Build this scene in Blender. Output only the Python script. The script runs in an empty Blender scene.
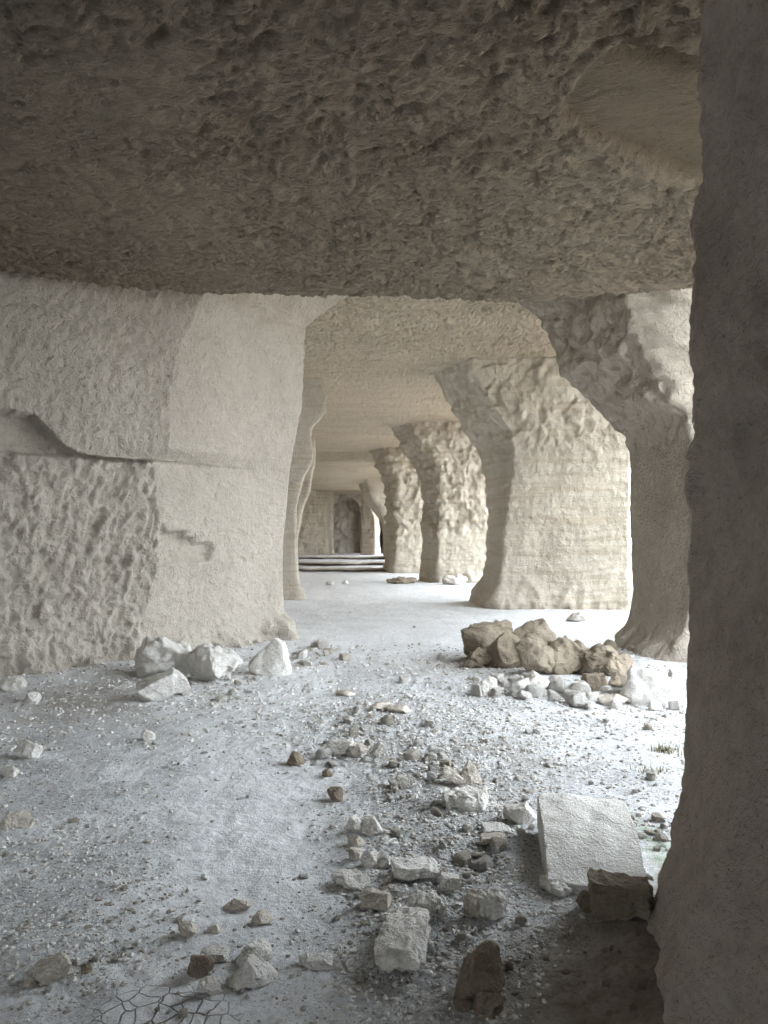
import bpy, bmesh, math, random
import numpy as np
from mathutils import Vector, Matrix

S = bpy.context.scene
COL = S.collection
random.seed(7)
RNG = np.random.default_rng(11)

# ------------------------------------------------------------------ camera, sky, exposure
CAM_H, F, HOR = 1.6, 768.0, 538.0
cd = bpy.data.cameras.new('camera'); cam = bpy.data.objects.new('camera', cd); COL.objects.link(cam)
cam.location = (0, 0, CAM_H); cam.rotation_euler = (math.pi / 2, 0, 0)
cd.sensor_fit = 'VERTICAL'; cd.sensor_height = 36.0; cd.lens = 27.0
cd.shift_y = (HOR - 512.0) / 1024.0 * 1.0
cd.clip_end = 400
S.camera = cam
S.view_settings.view_transform = 'Standard'; S.view_settings.look = 'None'
S.view_settings.gamma = 1.0; S.view_settings.use_curve_mapping = False
S.view_settings.exposure = 2.36
S.cycles.max_bounces = 14; S.cycles.diffuse_bounces = 10; S.cycles.glossy_bounces = 2
S.cycles.use_denoising = True
S.cycles.caustics_reflective = False; S.cycles.caustics_refractive = False

W = bpy.data.worlds.new('sky'); S.world = W; W.use_nodes = True
wn = W.node_tree; bg = wn.nodes['Background']
# overcast sky: brighter overhead than at the horizon
bg.inputs[1].default_value = 2.6
_tc = wn.nodes.new('ShaderNodeTexCoord'); _sx = wn.nodes.new('ShaderNodeSeparateXYZ'); _rp = wn.nodes.new('ShaderNodeValToRGB')
wn.links.new(_tc.outputs['Generated'], _sx.inputs[0]); wn.links.new(_sx.outputs['Z'], _rp.inputs[0]); wn.links.new(_rp.outputs[0], bg.inputs[0])
_rp.color_ramp.elements[0].color = (0.63, 0.68, 0.725, 1); _rp.color_ramp.elements[1].color = (0.76, 0.83, 0.90, 1)


def portal(name, p, sx, sy, rot):
    l = bpy.data.lights.new(name, 'AREA'); l.shape = 'RECTANGLE'; l.size = sx; l.size_y = sy
    l.cycles.is_portal = True
    o = bpy.data.objects.new(name, l); COL.objects.link(o); o.location = p; o.rotation_euler = rot


# light emits along local -Z; turned so that -Z points to -X (into the quarry)
for nm, x, y0, y1, zt in (('daylight_portal', 4.9, 3.0, 9.9, 4.6), ('daylight_portal', 7.6, 11.3, 17.8, 5.8),
                          ('daylight_portal', 6.4, 19.6, 27.8, 5.8), ('daylight_portal', 5.6, 29.0, 35.6, 5.8),
                          ('daylight_portal', 4.6, 36.8, 62.0, 5.8)):
    portal(nm, (x, (y0 + y1) / 2, zt / 2), zt, y1 - y0, (0, math.pi / 2, 0))
portal('daylight_portal', (-6.4, -4.4, 2.2), 2.2, 4.6, (-math.pi / 2, 0, 0))  # added opening behind the camera, unseen, lets in fill daylight


# ------------------------------------------------------------------ noise
_perm = np.random.default_rng(3).permutation(256).astype(np.int32)
_perm = np.concatenate([_perm, _perm, _perm])
_g = np.random.default_rng(5).normal(size=(256, 3)); _g /= np.linalg.norm(_g, axis=1)[:, None]


_j = np.random.default_rng(9).random((256, 3)) - 0.5


def _perlin(p):
    i = np.floor(p).astype(np.int32); f = p - i; i &= 255
    u = f * f * f * (f * (f * 6 - 15) + 10)
    out = 0
    for dx in (0, 1):
        wx = u[:, 0] if dx else 1 - u[:, 0]
        a = _perm[(i[:, 0] + dx) & 255]
        for dy in (0, 1):
            wy = u[:, 1] if dy else 1 - u[:, 1]
            b = _perm[a + ((i[:, 1] + dy) & 255)]
            for dz in (0, 1):
                wz = u[:, 2] if dz else 1 - u[:, 2]
                g = _g[_perm[b + ((i[:, 2] + dz) & 255)]]
                d = g[:, 0] * (f[:, 0] - dx) + g[:, 1] * (f[:, 1] - dy) + g[:, 2] * (f[:, 2] - dz)
                out = out + wx * wy * wz * d
    return out * 1.6


def pn(p, seed=0.0):
    p = np.asarray(p, float) + seed * 17.31
    return np.concatenate([_perlin(p[k:k + 60000]) for k in range(0, len(p), 60000)]) if len(p) > 60000 else _perlin(p)


def fbm(p, oc=4, seed=0.0, gain=0.5):
    a, s, t = 1.0, 0.0, 0.0
    for k in range(oc):
        s = s + a * pn(p * (2.03 ** k), seed + k * 1.7); t += a; a *= gain
    return s / t


def ridge(p, oc=3, seed=0.0):
    a, s, t = 1.0, 0.0, 0.0
    for k in range(oc):
        s = s + a * (1 - np.abs(pn(p * (2.03 ** k), seed + k * 2.3)) * 2); t += a; a *= 0.5
    return s / t


def facets(p, freq, seed=0, sharp=14.0):
    """broken rock: soft cells, each a small tilted plane; about -0.5..0.5"""
    out = np.empty(len(p))
    for k0 in range(0, len(p), 40000):
        q = p[k0:k0 + 40000] * freq + seed * 7.7; i0 = np.floor(q).astype(np.int32)
        num = 0; den = 1e-9
        for dx in (-1, 0, 1):
            for dy in (-1, 0, 1):
                for dz in (-1, 0, 1):
                    c = i0 + np.array([dx, dy, dz]); b = c & 255
                    h = _perm[_perm[_perm[b[:, 0]] + b[:, 1]] + b[:, 2]]
                    r = q - (c + 0.5 + 0.8 * _j[h]); g = _g[(h + 71) & 255]
                    w = np.exp(-sharp * (r * r).sum(1))
                    num = num + w * (0.75 * (r * g).sum(1) + 0.5 * _j[(h + 13) & 255, 0]); den = den + w
        out[k0:k0 + 40000] = num / den
    return out


def sst(a, b, x):
    t = np.clip((x - a) / (b - a), 0, 1)
    return t * t * (3 - 2 * t)


def st(*c):
    return np.stack([np.broadcast_to(np.asarray(k, float), np.asarray(c[0]).shape) for k in c], -1)


# ------------------------------------------------------------------ meshes from arrays
def mesh_from(name, V, Fq, smooth=True):
    me = bpy.data.meshes.new(name)
    V = np.asarray(V, np.float32); Fq = np.asarray(Fq, np.int32); n, k = Fq.shape
    me.vertices.add(len(V)); me.vertices.foreach_set('co', V.ravel())
    me.loops.add(n * k); me.loops.foreach_set('vertex_index', Fq.ravel())
    me.polygons.add(n); me.polygons.foreach_set('loop_start', np.arange(0, n * k, k, dtype=np.int32))
    me.update(calc_edges=True)
    me.polygons.foreach_set('use_smooth', np.full(n, smooth, dtype=bool))
    me.update()
    return me


def attr(me, name, vals):
    a = me.attributes.new(name, 'FLOAT', 'POINT'); a.data.foreach_set('value', np.asarray(vals, np.float32))


def link(name, me, mat, label=None, cat=None, group=None, kind=None, loc=(0, 0, 0), parent=None):
    o = bpy.data.objects.new(name, me); COL.objects.link(o); o.location = loc
    if mat and not me.materials: me.materials.append(mat)
    tag(o, label, cat, group, kind)
    if parent: o.parent = parent
    return o


def tag(o, label=None, cat=None, group=None, kind=None):
    for k, v in (('label', label), ('category', cat), ('group', group), ('kind', kind)):
        if v: o[k] = v


def rebase(me, p):
    """move the mesh so that p is its origin; returns p for the object's location"""
    me.transform(Matrix.Translation(-Vector(p))); return p


# ------------------------------------------------------------------ materials
def nodes(name):
    m = bpy.data.materials.new(name); m.use_nodes = True
    t = m.node_tree; b = t.nodes['Principled BSDF']
    b.inputs['Roughness'].default_value = 0.95; b.inputs['Specular IOR Level'].default_value = 0.08
    return m, t, b


def N(t, typ, **kw):
    n = t.nodes.new(typ)
    for k, v in kw.items():
        if hasattr(n, k): setattr(n, k, v)
        else: n.inputs[k].default_value = v
    return n


def noise(t, vec, scale, detail=4, rough=0.55):
    n = N(t, 'ShaderNodeTexNoise'); n.inputs['Scale'].default_value = scale
    n.inputs['Detail'].default_value = detail; n.inputs['Roughness'].default_value = rough
    t.links.new(vec, n.inputs['Vector']); return n.outputs['Fac']


def ramp(t, fac, *stops):
    r = N(t, 'ShaderNodeValToRGB'); e = r.color_ramp.elements
    while len(e) < len(stops): e.new(0.5)
    for k, (p, c) in enumerate(stops):
        e[k].position = p; e[k].color = (*c, 1) if len(c) == 3 else c
    t.links.new(fac, r.inputs[0]); return r.outputs[0]


def mix(t, fac, a, b, mode='MIX'):
    m = N(t, 'ShaderNodeMix', data_type='RGBA', blend_type=mode)
    for s, v in ((m.inputs[0], fac), (m.inputs[6], a), (m.inputs[7], b)):
        if hasattr(v, 'links'): t.links.new(v, s)
        elif isinstance(v, (int, float)): s.default_value = v
        else: s.default_value = (*v, 1)
    return m.outputs[2]


def math2(t, op, a, b):
    m = N(t, 'ShaderNodeMath', operation=op)
    for s, v in ((m.inputs[0], a), (m.inputs[1], b)):
        if hasattr(v, 'links'): t.links.new(v, s)
        else: s.default_value = v
    return m.outputs[0]


def stone(name, light, dark, painted_shade=None, tone=False, speck=0.55, bump=0.012, sc=1.0, stretch=(1, 1, 1), objspace=False, strata=0.0, fine=1.0):
    m, t, b = nodes(name)
    if objspace: src = N(t, 'ShaderNodeTexCoord').outputs['Object']
    else: src = N(t, 'ShaderNodeNewGeometry').outputs['Position']
    mp = N(t, 'ShaderNodeMapping'); mp.inputs['Scale'].default_value = stretch
    t.links.new(src, mp.inputs[0]); v = mp.outputs[0]
    n1 = noise(t, v, 0.9 * sc, 5, 0.6); n2 = noise(t, v, 6 * sc, 9, 0.72); n3 = noise(t, v, 34 * sc, 5, 0.65)
    mid = tuple((x * 0.6 + y * 0.4) for x, y in zip(light, dark))
    c = ramp(t, n1, (0.3, dark), (0.5, mid), (0.68, light))
    c2 = ramp(t, n2, (0.28, dark), (0.6, light))
    c = mix(t, 0.5, c, c2)
    spk = ramp(t, n3, (0.30, (0.45, 0.42, 0.38)), (0.42, (1, 1, 1)))
    c = mix(t, speck, c, spk, 'MULTIPLY')
    if strata:
        ms = N(t, 'ShaderNodeMapping'); ms.inputs['Scale'].default_value = (0.35, 0.35, 9)
        t.links.new(src, ms.inputs[0])
        ns = noise(t, ms.outputs[0], 1.0, 4, 0.6)
        c = mix(t, strata, c, ramp(t, ns, (0.36, (0.72, 0.62, 0.5)), (0.5, (1, 1, 1))), 'MULTIPLY')
    if tone:
        at_ = N(t, 'ShaderNodeAttribute', attribute_name='tone').outputs['Fac']
        c = mix(t, 1.0, c, ramp(t, at_, (0.0, (0.42, 0.38, 0.33)), (0.45, (0.85, 0.83, 0.80)), (1.0, (1, 1, 1))), 'MULTIPLY')
    if painted_shade:
        ab = N(t, 'ShaderNodeAttribute', attribute_name='painted_shade').outputs['Fac']
        c = mix(t, ab, c, mix(t, 1.0, c, painted_shade, 'MULTIPLY'))
    oi = N(t, 'ShaderNodeObjectInfo').outputs['Random']
    if objspace:
        c = mix(t, 0.6, c, ramp(t, oi, (0.0, (0.84, 0.81, 0.77)), (0.5, (0.97, 0.96, 0.94)), (1.0, (1, 1, 1))), 'MULTIPLY')
    t.links.new(c, b.inputs['Base Color'])
    n4 = noise(t, v, 17 * sc, 3, 0.55); r4 = math2(t, 'ABSOLUTE', math2(t, 'SUBTRACT', n4, 0.5), 0)
    h = math2(t, 'ADD', math2(t, 'MULTIPLY', n2, 1.3), math2(t, 'ADD', math2(t, 'MULTIPLY', n3, 0.5 * fine), math2(t, 'MULTIPLY', r4, 1.2)))
    bp = N(t, 'ShaderNodeBump'); bp.inputs['Strength'].default_value = 1.0; bp.inputs['Distance'].default_value = bump
    t.links.new(h, bp.inputs['Height']); t.links.new(bp.outputs[0], b.inputs['Normal'])
    return m


WALL_L, WALL_D = (0.52, 0.475, 0.41), (0.36, 0.325, 0.275)
M = dict(
    wall=stone('chalk_wall', WALL_L, WALL_D, bump=0.045),
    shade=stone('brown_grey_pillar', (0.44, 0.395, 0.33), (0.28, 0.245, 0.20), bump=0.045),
    pillar=stone('chalk_pillar', (0.60, 0.55, 0.47), (0.43, 0.385, 0.32), bump=0.045, strata=0.35),
    brown=stone('brown_rough_wall', (0.60, 0.53, 0.45), (0.32, 0.27, 0.215), bump=0.035, sc=1.6, speck=0.75),
    ceil=stone('hewn_ceiling', (0.60, 0.53, 0.43), (0.43, 0.37, 0.29), painted_shade=(0.36, 0.34, 0.32), bump=0.045, stretch=(0.6, 1.5, 1)),
    rockw=stone('white_chalk_rock', (0.83, 0.815, 0.785), (0.62, 0.59, 0.54), bump=0.02, sc=2.2, objspace=True),
    rockb=stone('brown_rock', (0.37, 0.315, 0.245), (0.21, 0.175, 0.135), bump=0.03, sc=2.0, objspace=True),
    rockt=stone('tan_rock', (0.74, 0.69, 0.62), (0.48, 0.43, 0.36), bump=0.02, sc=2.5, objspace=True),
)


def floor_material():
    m, t, b = nodes('chalk_dust_floor')
    v = N(t, 'ShaderNodeNewGeometry').outputs['Position']
    at = lambda n: N(t, 'ShaderNodeAttribute', attribute_name=n).outputs['Fac']
    n1 = noise(t, v, 1.3, 6, 0.65); n2 = noise(t, v, 11, 6, 0.7); n3 = noise(t, v, 46, 6, 0.8)
    c = ramp(t, n1, (0.3, (0.60, 0.605, 0.61)), (0.62, (0.76, 0.77, 0.785)))
    c = mix(t, 0.5, c, ramp(t, n2, (0.32, (0.46, 0.45, 0.44)), (0.56, (0.80, 0.81, 0.825))))
    grit = ramp(t, n3, (0.41, (0.26, 0.235, 0.21)), (0.50, (1, 1, 1)))
    c = mix(t, math2(t, 'MULTIPLY', at('grit'), 1.0), c, grit, 'MULTIPLY')
    dirt_shade = ramp(t, n2, (0.3, (0.17, 0.132, 0.09)), (0.7, (0.38, 0.31, 0.225)))
    c = mix(t, at('dirt_shade'), c, dirt_shade)
    moss = ramp(t, n2, (0.35, (0.16, 0.24, 0.13)), (0.6, (0.52, 0.62, 0.47)))
    c = mix(t, at('moss'), c, moss)
    vo = N(t, 'ShaderNodeTexVoronoi', feature='DISTANCE_TO_EDGE'); vo.inputs['Scale'].default_value = 15
    wv = N(t, 'ShaderNodeTexNoise'); wv.inputs['Scale'].default_value = 12; t.links.new(v, wv.inputs['Vector'])
    wm = mix(t, 0.03, v, wv.outputs['Color']); t.links.new(wm, vo.inputs['Vector'])
    crack = ramp(t, vo.outputs['Distance'], (0.0, (1, 1, 1)), (0.055, (0, 0, 0)))
    ck = math2(t, 'MULTIPLY', at('crack'), crack)
    c = mix(t, math2(t, 'MULTIPLY', ck, 0.75), c, (0.16, 0.135, 0.11))
    t.links.new(c, b.inputs['Base Color'])
    h = math2(t, 'ADD', n2, math2(t, 'MULTIPLY', n3, math2(t, 'ADD', math2(t, 'MULTIPLY', at('grit'), 0.9), 0.15)))
    h = math2(t, 'SUBTRACT', h, math2(t, 'MULTIPLY', ck, 0.5))
    bp = N(t, 'ShaderNodeBump'); bp.inputs['Strength'].default_value = 1.0; bp.inputs['Distance'].default_value = 0.03
    t.links.new(h, bp.inputs['Height']); t.links.new(bp.outputs[0], b.inputs['Normal'])
    return m


M['floor'] = floor_material()


# ------------------------------------------------------------------ places: a viewing ray of the photograph meets a depth or the floor
def P(px, py, Y):
    return ((px - 384.0) / F * Y, Y, CAM_H - (py - HOR) / F * Y)


def blob(x, y, cx, cy, rx, ry, ang=0.0):
    c, s = math.cos(ang), math.sin(ang)
    a = ((x - cx) * c + (y - cy) * s) / rx; b = (-(x - cx) * s + (y - cy) * c) / ry
    return np.exp(-(a * a + b * b))


def strip_mask(x, y):
    cx = np.interp(y, [2.2, 3.2, 4.2, 5.2, 6.2, 7.5], [0.15, 0.25, 0.32, 0.28, 0.1, -0.1])
    wd = np.interp(y, [2.2, 3.2, 4.2, 5.2, 6.2, 7.5], [0.25, 0.38, 0.55, 0.62, 0.7, 0.7])
    return np.exp(-((x - cx) / wd) ** 2) * sst(2.2, 3.0, y) * (1 - sst(6.3, 8.0, y))


def floor_h(x, y):
    x = np.atleast_1d(np.asarray(x, float)); y = np.atleast_1d(np.asarray(y, float))
    q = st(x, y, 0 * x)
    h = 0.03 * fbm(q * 0.45, 2, 1) + 0.022 * fbm(q * 1.7, 3, 2)
    near = 1 - sst(9, 16, y)
    h = h + near * (0.012 * fbm(q * 6, 4, 3) + 0.006 * np.abs(pn(q * 19, 8)))
    sm = strip_mask(x, y)
    h = h + sm * (0.03 + 0.034 * fbm(q * 5.0, 3, 4) + 0.022 * (ridge(q * 9, 3, 5) - .3))
    lf = blob(x, y, -0.75, 2.75, 0.9, 0.5)
    h = h + lf * (0.02 * fbm(q * 6.0, 3, 6))
    h = h + 0.10 * blob(x, y, 1.1, 2.8, 0.45, 0.9, 0.2)          # earth banked against the right wall
    h = h + 0.07 * blob(x, y, 1.9, 8.6, 1.3, 0.7) + 0.05 * blob(x, y, 3.2, 8.4, 1.0, 0.6)
    d = -((x + 3.0) * 0.77 - (y - 9.9) * 0.64)                   # talus along the left wall
    h = h + 0.05 * np.exp(-((x + 3.0) * 0.80 - (y - 9.9) * 0.60) ** 2 / 0.35) * (y > 5) * (1 - sst(12, 12.8, y)) * (x < 0)
    u = x + 0.094 * y
    w = 0.35 * pn(st(x * 0.4, y * 0.05, 0 * x), 7)
    h = h + 0.15 * sst(36.2, 37.2, y) + 0.15 * sst(40.2, 41.2, y) + 0.12 * sst(47.2, 48.2, y)
    return h


def on_floor(px, py):
    """point of the uneven floor seen at this place in the photograph"""
    z = 0.0
    for _ in range(4):
        Y = (CAM_H - z) * F / max(py - HOR, 4)
        X = (px - 384.0) / F * Y
        z = float(floor_h(X, Y)[0])
    return X, Y, z


# ------------------------------------------------------------------ floor
def axis(*segs):
    out = [segs[0][0]]
    for a, b, s in segs:
        n = max(1, int(round((b - a) / s))); out += list(np.linspace(a, b, n + 1)[1:])
    return np.array(out)


def grid_faces(nr, nc):
    i = np.arange(nr - 1)[:, None] * nc + np.arange(nc - 1)[None, :]
    return np.stack([i, i + 1, i + nc + 1, i + nc], -1).reshape(-1, 4)


def build_floor():
    gx = axis((-14, -6, 1.0), (-6, -2.4, 0.05), (-2.4, 1.6, 0.013), (1.6, 4.2, 0.035), (4.2, 9, 0.4), (9, 70, 6))
    gy = [-6, -4, -2, 0, 1.2, 2.0]
    y = 2.0
    while y < 16: y += max(0.011, y * 0.0052); gy.append(y)
    while y < 70: y *= 1.012; gy.append(y)
    gy += [80, 100, 140]
    gy = np.array(gy)
    X, Y = np.meshgrid(gx, gy); x, y = X.ravel(), Y.ravel()
    h = floor_h(x, y)
    me = mesh_from('floor', st(x, y, h), grid_faces(len(gy), len(gx)))
    q = st(x, y, 0 * x)
    sm = strip_mask(x, y)
    n = fbm(q * 2.2, 3, 21)
    smooth_path = blob(x, y, -0.75, 4.3, 0.55, 1.5, 0.15) + 0.8 * blob(x, y, -0.9, 7.5, 0.5, 2.5, 0.05) + blob(x, y, -1.5, 8, .8, 1.5)
    grit = np.clip(0.6 + 0.5 * sm + 0.8 * n - 0.75 * smooth_path, 0, 1) * (1 - 0.6 * sst(9, 14, y))
    dirt_shade = 0.55 * blob(x, y, -2.9, 7.6, 0.9, 0.9, 0.6) * np.clip(0.6 + 2 * n, 0, 1)
    dirt_shade = dirt_shade + 0.55 * blob(x, y, -2.2, 9.5, 1.0, 0.35, 0.75) * np.clip(0.7 + 2 * n, 0, 1)
    dirt_shade = dirt_shade + 0.85 * sst(-0.25, 0.35, (x - 0.55) * 0.8 - (y - 2.85) * 0.75 + 0.25 * n) * (y < 4.2) * (x > -0.2)  # corner by right wall: its cast shadow painted in with brown earth
    dirt_shade = dirt_shade + 0.5 * blob(x, y, 1.9, 9.7, 1.6, 0.7)
    dirt_shade = dirt_shade + 0.30 * blob(x, y, 0.95, 5.6, 0.6, 0.5) * np.clip(0.7 + 2 * n, 0, 1)
    dirt_shade = dirt_shade + 0.12 * sm * np.clip(0.3 + 2.5 * fbm(q * 4, 2, 23), 0, 1)
    dirt_shade = dirt_shade + sst(5.5, 8.0, x + 0.094 * y - 0.5 * n)
    moss = blob(x, y, 1.36, 3.95, 0.13, 0.45) * np.clip(0.55 + 1.8 * fbm(q * 7, 3, 22), 0, 1)
    attr(me, 'grit', grit); attr(me, 'dirt_shade', np.clip(dirt_shade, 0, 1)); attr(me, 'moss', np.clip(moss, 0, 1))
    attr(me, 'crack', np.clip(2.2 * blob(x, y, -0.76, 2.58, 0.24, 0.16) - 0.35, 0, 1))
    link('floor', me, M['floor'], 'pale dusty chalk floor of the quarry gallery', 'floor', kind='structure')


build_floor()


# ------------------------------------------------------------------ ceiling
LIPX = [-7, -4.1, -3.2, -2.2, 0.2, 1.6, 2.4, 3.6, 5]
LIPY = [7.7, 8.15, 8.7, 8.95, 9.1, 9.25, 9.1, 8.75, 8.6]


def ceil_z(x, y):
    q = st(x, y, 0 * x)
    lip = np.interp(x, LIPX, LIPY) + 0.06 * fbm(q * 1.5, 3, 31) + 0.05 * fbm(q * 5, 4, 33)
    near = 1 - sst(-0.02, 0.30, y - lip)
    z = 4.42 * near + (5.68 + 0.004 * (y - 18)) * (1 - near)
    z = z + 0.05 * fbm(q * 0.5, 3, 32)
    # far lintels step down over the gallery
    for ys, dz in ((37.4, 0.43), (41.2, 0.18), (46.0, 0.26)):
        z = z - dz * sst(ys - 0.1, ys + 0.1, y + 0.3 * pn(st(x * .3, 0 * x, 0 * x), 34))
    # hollow where a slab fell out, beside the right wall
    rx = (x - 2.08) * 0.80 + (y - 5.35) * 0.60; ry = -(x - 2.08) * 0.60 + (y - 5.35) * 0.80
    rr = np.abs(rx / 1.05) ** 3 + np.abs(ry / 0.52) ** 3 + 0.35 * fbm(q * 2.2, 3, 35)
    hol = 1 - sst(0.86, 1.02, rr)
    z = z + hol * (0.13 + 0.05 * sst(-0.4, 0.5, rx)) + 0.28 * blob(x, y, 1.72, 4.72, 0.30, 0.10, 0.35)
    fade = 1 - 0.7 * sst(12, 26, y)
    # pick marks: short pits running across the gallery
    w = st(x * 6.0 + 0.9 * pn(q * 3.2, 36), y * 10.5 + 1.2 * pn(q * 2.9, 37), 0 * x)
    pit = sst(-0.02, 0.34, pn(w * 0.8, 38)) * (0.6 + 0.8 * pn(q * 3.1, 45)); pit2 = 1.2 * np.abs(pn(w * 1.7, 39)) + 0.8 * np.abs(pn(w * 3.1, 44))
    amp = np.clip(0.95 + 0.9 * fbm(q * 0.8, 2, 40) + 0.45 * sst(0.0, 1.5, x) - 0.5 * blob(x, y, -2.2, 6.6, 1.2, 1.6), 0.45, 1.6) * (1 - 0.85 * hol)
    rough = 0.055 * pit + 0.045 * pit2 + 0.02 * fbm(q * 9, 3, 41)
    z = z + fade * amp * rough + 0.02 * hol * fbm(q * 3, 2, 42)
    return z


def build_ceiling():
    gx = axis((-14, -7, 0.7), (-7, -4.6, 0.12), (-4.6, 3.6, 0.018), (3.6, 4.7, 0.06), (4.7, 9.2, 0.25))
    gy = axis((-4.2, 3.4, 0.4), (3.4, 9.5, 0.018), (9.5, 14, 0.04))
    y = 14.0; ex = []
    while y < 66: y += max(0.05, (y - 10) * 0.008); ex.append(y)
    gy = np.concatenate([gy, ex])
    X, Y = np.meshgrid(gx, gy); x, y = X.ravel(), Y.ravel()
    V = st(x, y, ceil_z(x, y)); Fq = grid_faces(len(gy), len(gx))[:, ::-1]
    c = V[Fq].mean(1); u = c[:, 0] + 0.094 * c[:, 1]
    edge = np.interp(c[:, 1], [3.4, 4.0, 6.5, 8.8, 9.6], [2.5, 2.7, 3.6, 4.4, 4.6]) + 0.12 * pn(c * 1.5, 43)
    keep = ~((c[:, 1] < 9.6) & (c[:, 1] > 3.3) & (c[:, 0] > edge)) & ~((c[:, 1] < 3.5) & (c[:, 0] > 4.7)) & (u < 7.9)
    Fq = Fq[keep]
    # thickness: every open rim is carried up so the roof is a slab, not a sheet
    e = np.concatenate([Fq[:, [k, (k + 1) % 4]] for k in range(4)]); key = np.sort(e, 1)
    _, idx, cnt = np.unique(key[:, 0].astype(np.int64) * len(V) + key[:, 1], return_index=True, return_counts=True)
    rim = e[idx[cnt == 1]]; rv, inv = np.unique(rim, return_inverse=True); inv = inv.reshape(rim.shape)
    top = V[rv].copy(); top[:, 2] = np.maximum(top[:, 2] + 0.2, 6.4)
    side = np.stack([rim[:, 1], rim[:, 0], inv[:, 0] + len(V), inv[:, 1] + len(V)], -1)
    me = mesh_from('ceiling', np.concatenate([V, top]), np.concatenate([Fq, side]))
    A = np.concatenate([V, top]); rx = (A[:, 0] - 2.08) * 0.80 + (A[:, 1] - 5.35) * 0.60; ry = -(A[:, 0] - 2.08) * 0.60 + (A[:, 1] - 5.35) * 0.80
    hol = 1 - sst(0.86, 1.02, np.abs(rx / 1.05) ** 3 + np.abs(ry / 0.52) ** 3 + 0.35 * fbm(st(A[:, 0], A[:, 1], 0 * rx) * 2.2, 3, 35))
    attr(me, 'painted_shade', (0.8 + 0.2 * hol) * (1 - sst(0.05, 0.35, A[:, 1] - np.interp(A[:, 0], LIPX, LIPY))))  # near roof darkened, hollow more so: shade painted into the colour
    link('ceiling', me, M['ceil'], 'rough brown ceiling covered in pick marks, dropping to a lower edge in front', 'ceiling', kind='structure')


build_ceiling()


# ------------------------------------------------------------------ lofted rock masses (walls, pillars)
def loft(name, corners, segs, zseg, disp, round_iter=10, zsmooth=3, ztop=None):
    """corners: profiles (x, y, z) from floor to roof, counter-clockwise from above; segs: pieces per side"""
    z0, z1 = -0.25, ztop
    zs = np.linspace(z0, z1, zseg)
    C = []
    for pr in corners:
        a = np.array(sorted(pr, key=lambda p: p[2]))
        xy = np.stack([np.interp(zs, a[:, 2], a[:, k]) for k in (0, 1)], -1)
        for _ in range(zsmooth):
            xy[1:-1] = 0.25 * xy[:-2] + 0.5 * xy[1:-1] + 0.25 * xy[2:]
        C.append(xy)
    ring, sid, sloc = [], [], []
    n = len(C)
    for k in range(n):
        for j in range(segs[k]):
            f = j / segs[k]; ring.append(C[k] * (1 - f) + C[(k + 1) % n] * f); sid.append(k); sloc.append(f)
    R = np.stack(ring, 1)                                      # z, ring, 2
    for _ in range(round_iter):
        R = 0.25 * np.roll(R, 1, 1) + 0.5 * R + 0.25 * np.roll(R, -1, 1)
    m = R.shape[1]
    Pz = np.concatenate([R, np.broadcast_to(zs[:, None, None], (zseg, m, 1))], -1)

    def normals(G):
        tu = np.roll(G, -1, 1) - np.roll(G, 1, 1); tv = np.gradient(G, axis=0)
        nn = np.cross(tu, tv); return nn / (np.linalg.norm(nn, axis=-1, keepdims=True) + 1e-9)
    Nn = normals(Pz)
    p = Pz.reshape(-1, 3)
    side = np.broadcast_to(np.array(sid)[None, :], (zseg, m)).ravel()
    loc = np.broadcast_to(np.array(sloc)[None, :], (zseg, m)).ravel()
    d, lift = disp(p, side, loc)
    G = p + Nn.reshape(-1, 3) * d[:, None]
    G[:, 2] = p[:, 2] + (Nn.reshape(-1, 3) * d[:, None])[:, 2] * 0.6
    if lift is not None: G[:, 2] += lift
    i = np.arange(zseg - 1)[:, None] * m + np.arange(m)[None, :]; j = np.arange(zseg - 1)[:, None] * m + (np.arange(m)[None, :] + 1) % m
    Fq = np.stack([i, j, j + m, i + m], -1).reshape(-1, 4)
    # close top and bottom with fans written as quads
    V = np.concatenate([G, [G[:m].mean(0)], [G[-m:].mean(0)]])
    k = np.arange(0, m - 1, 1); b0 = len(G); t0 = (zseg - 1) * m
    caps = []
    for a in range(0, m - 1, 2):
        caps.append((b0, (a + 2) % m, a + 1, a)); caps.append((b0 + 1, t0 + a, t0 + a + 1, t0 + (a + 2) % m))
    me = mesh_from(name, V, np.concatenate([Fq, np.array(caps)]))
    return me


def prof(pts, Y):
    return [P(*p, Y) if len(p) == 2 else P(*p) for p in pts]


def col(x, y, z0=-0.3, z1=6.2):
    return [(x, y, z0), (x, y, z1)]


def rough_disp(big=0.10, mid=0.05, fine=0.012, seed=0, upper=None, strata=0.0, toe=0.0, zsplit=3.3):
    def f(p, side, loc):
        z = p[:, 2]
        d = big * fbm(p * 0.55, 2, seed) + mid * fbm(p * 1.9, 3, seed + 1) + fine * fbm(p * 9, 3, seed + 2)
        ch = 1.3 * facets(p + 0.15 * st(pn(p * 2, 5), pn(p * 2, 6), pn(p * 2, 7)), 1.5, seed + 3, 20) + 0.9 * facets(p, 3.6, seed + 9, 18) + 0.3 * facets(p, 8.0, seed + 10, 14)          # broken chunks
        d = d + 0.35 * fine * facets(p, 9.0, seed + 11, 9) * 2
        up = sst(zsplit - 0.25, zsplit + 0.35, z + 0.5 * fbm(p * 0.6, 2, seed + 8))
        d = d + (upper or 0) * ch * up
        if strata:
            q = st(p[:, 0] * 0.5, p[:, 1] * 0.5, z * 5.5 + 0.8 * fbm(p * 0.7, 2, seed + 5))
            d = d + strata * fbm(q, 3, seed + 4) * (1 - up)
        if toe:
            d = d + toe * (1 - sst(0.0, 0.75, z + 0.25 * fbm(p * 1.3, 2, seed + 6))) * (0.6 + 0.8 * fbm(p * 2.2, 2, seed + 7))
        return d, None
    return f


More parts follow.
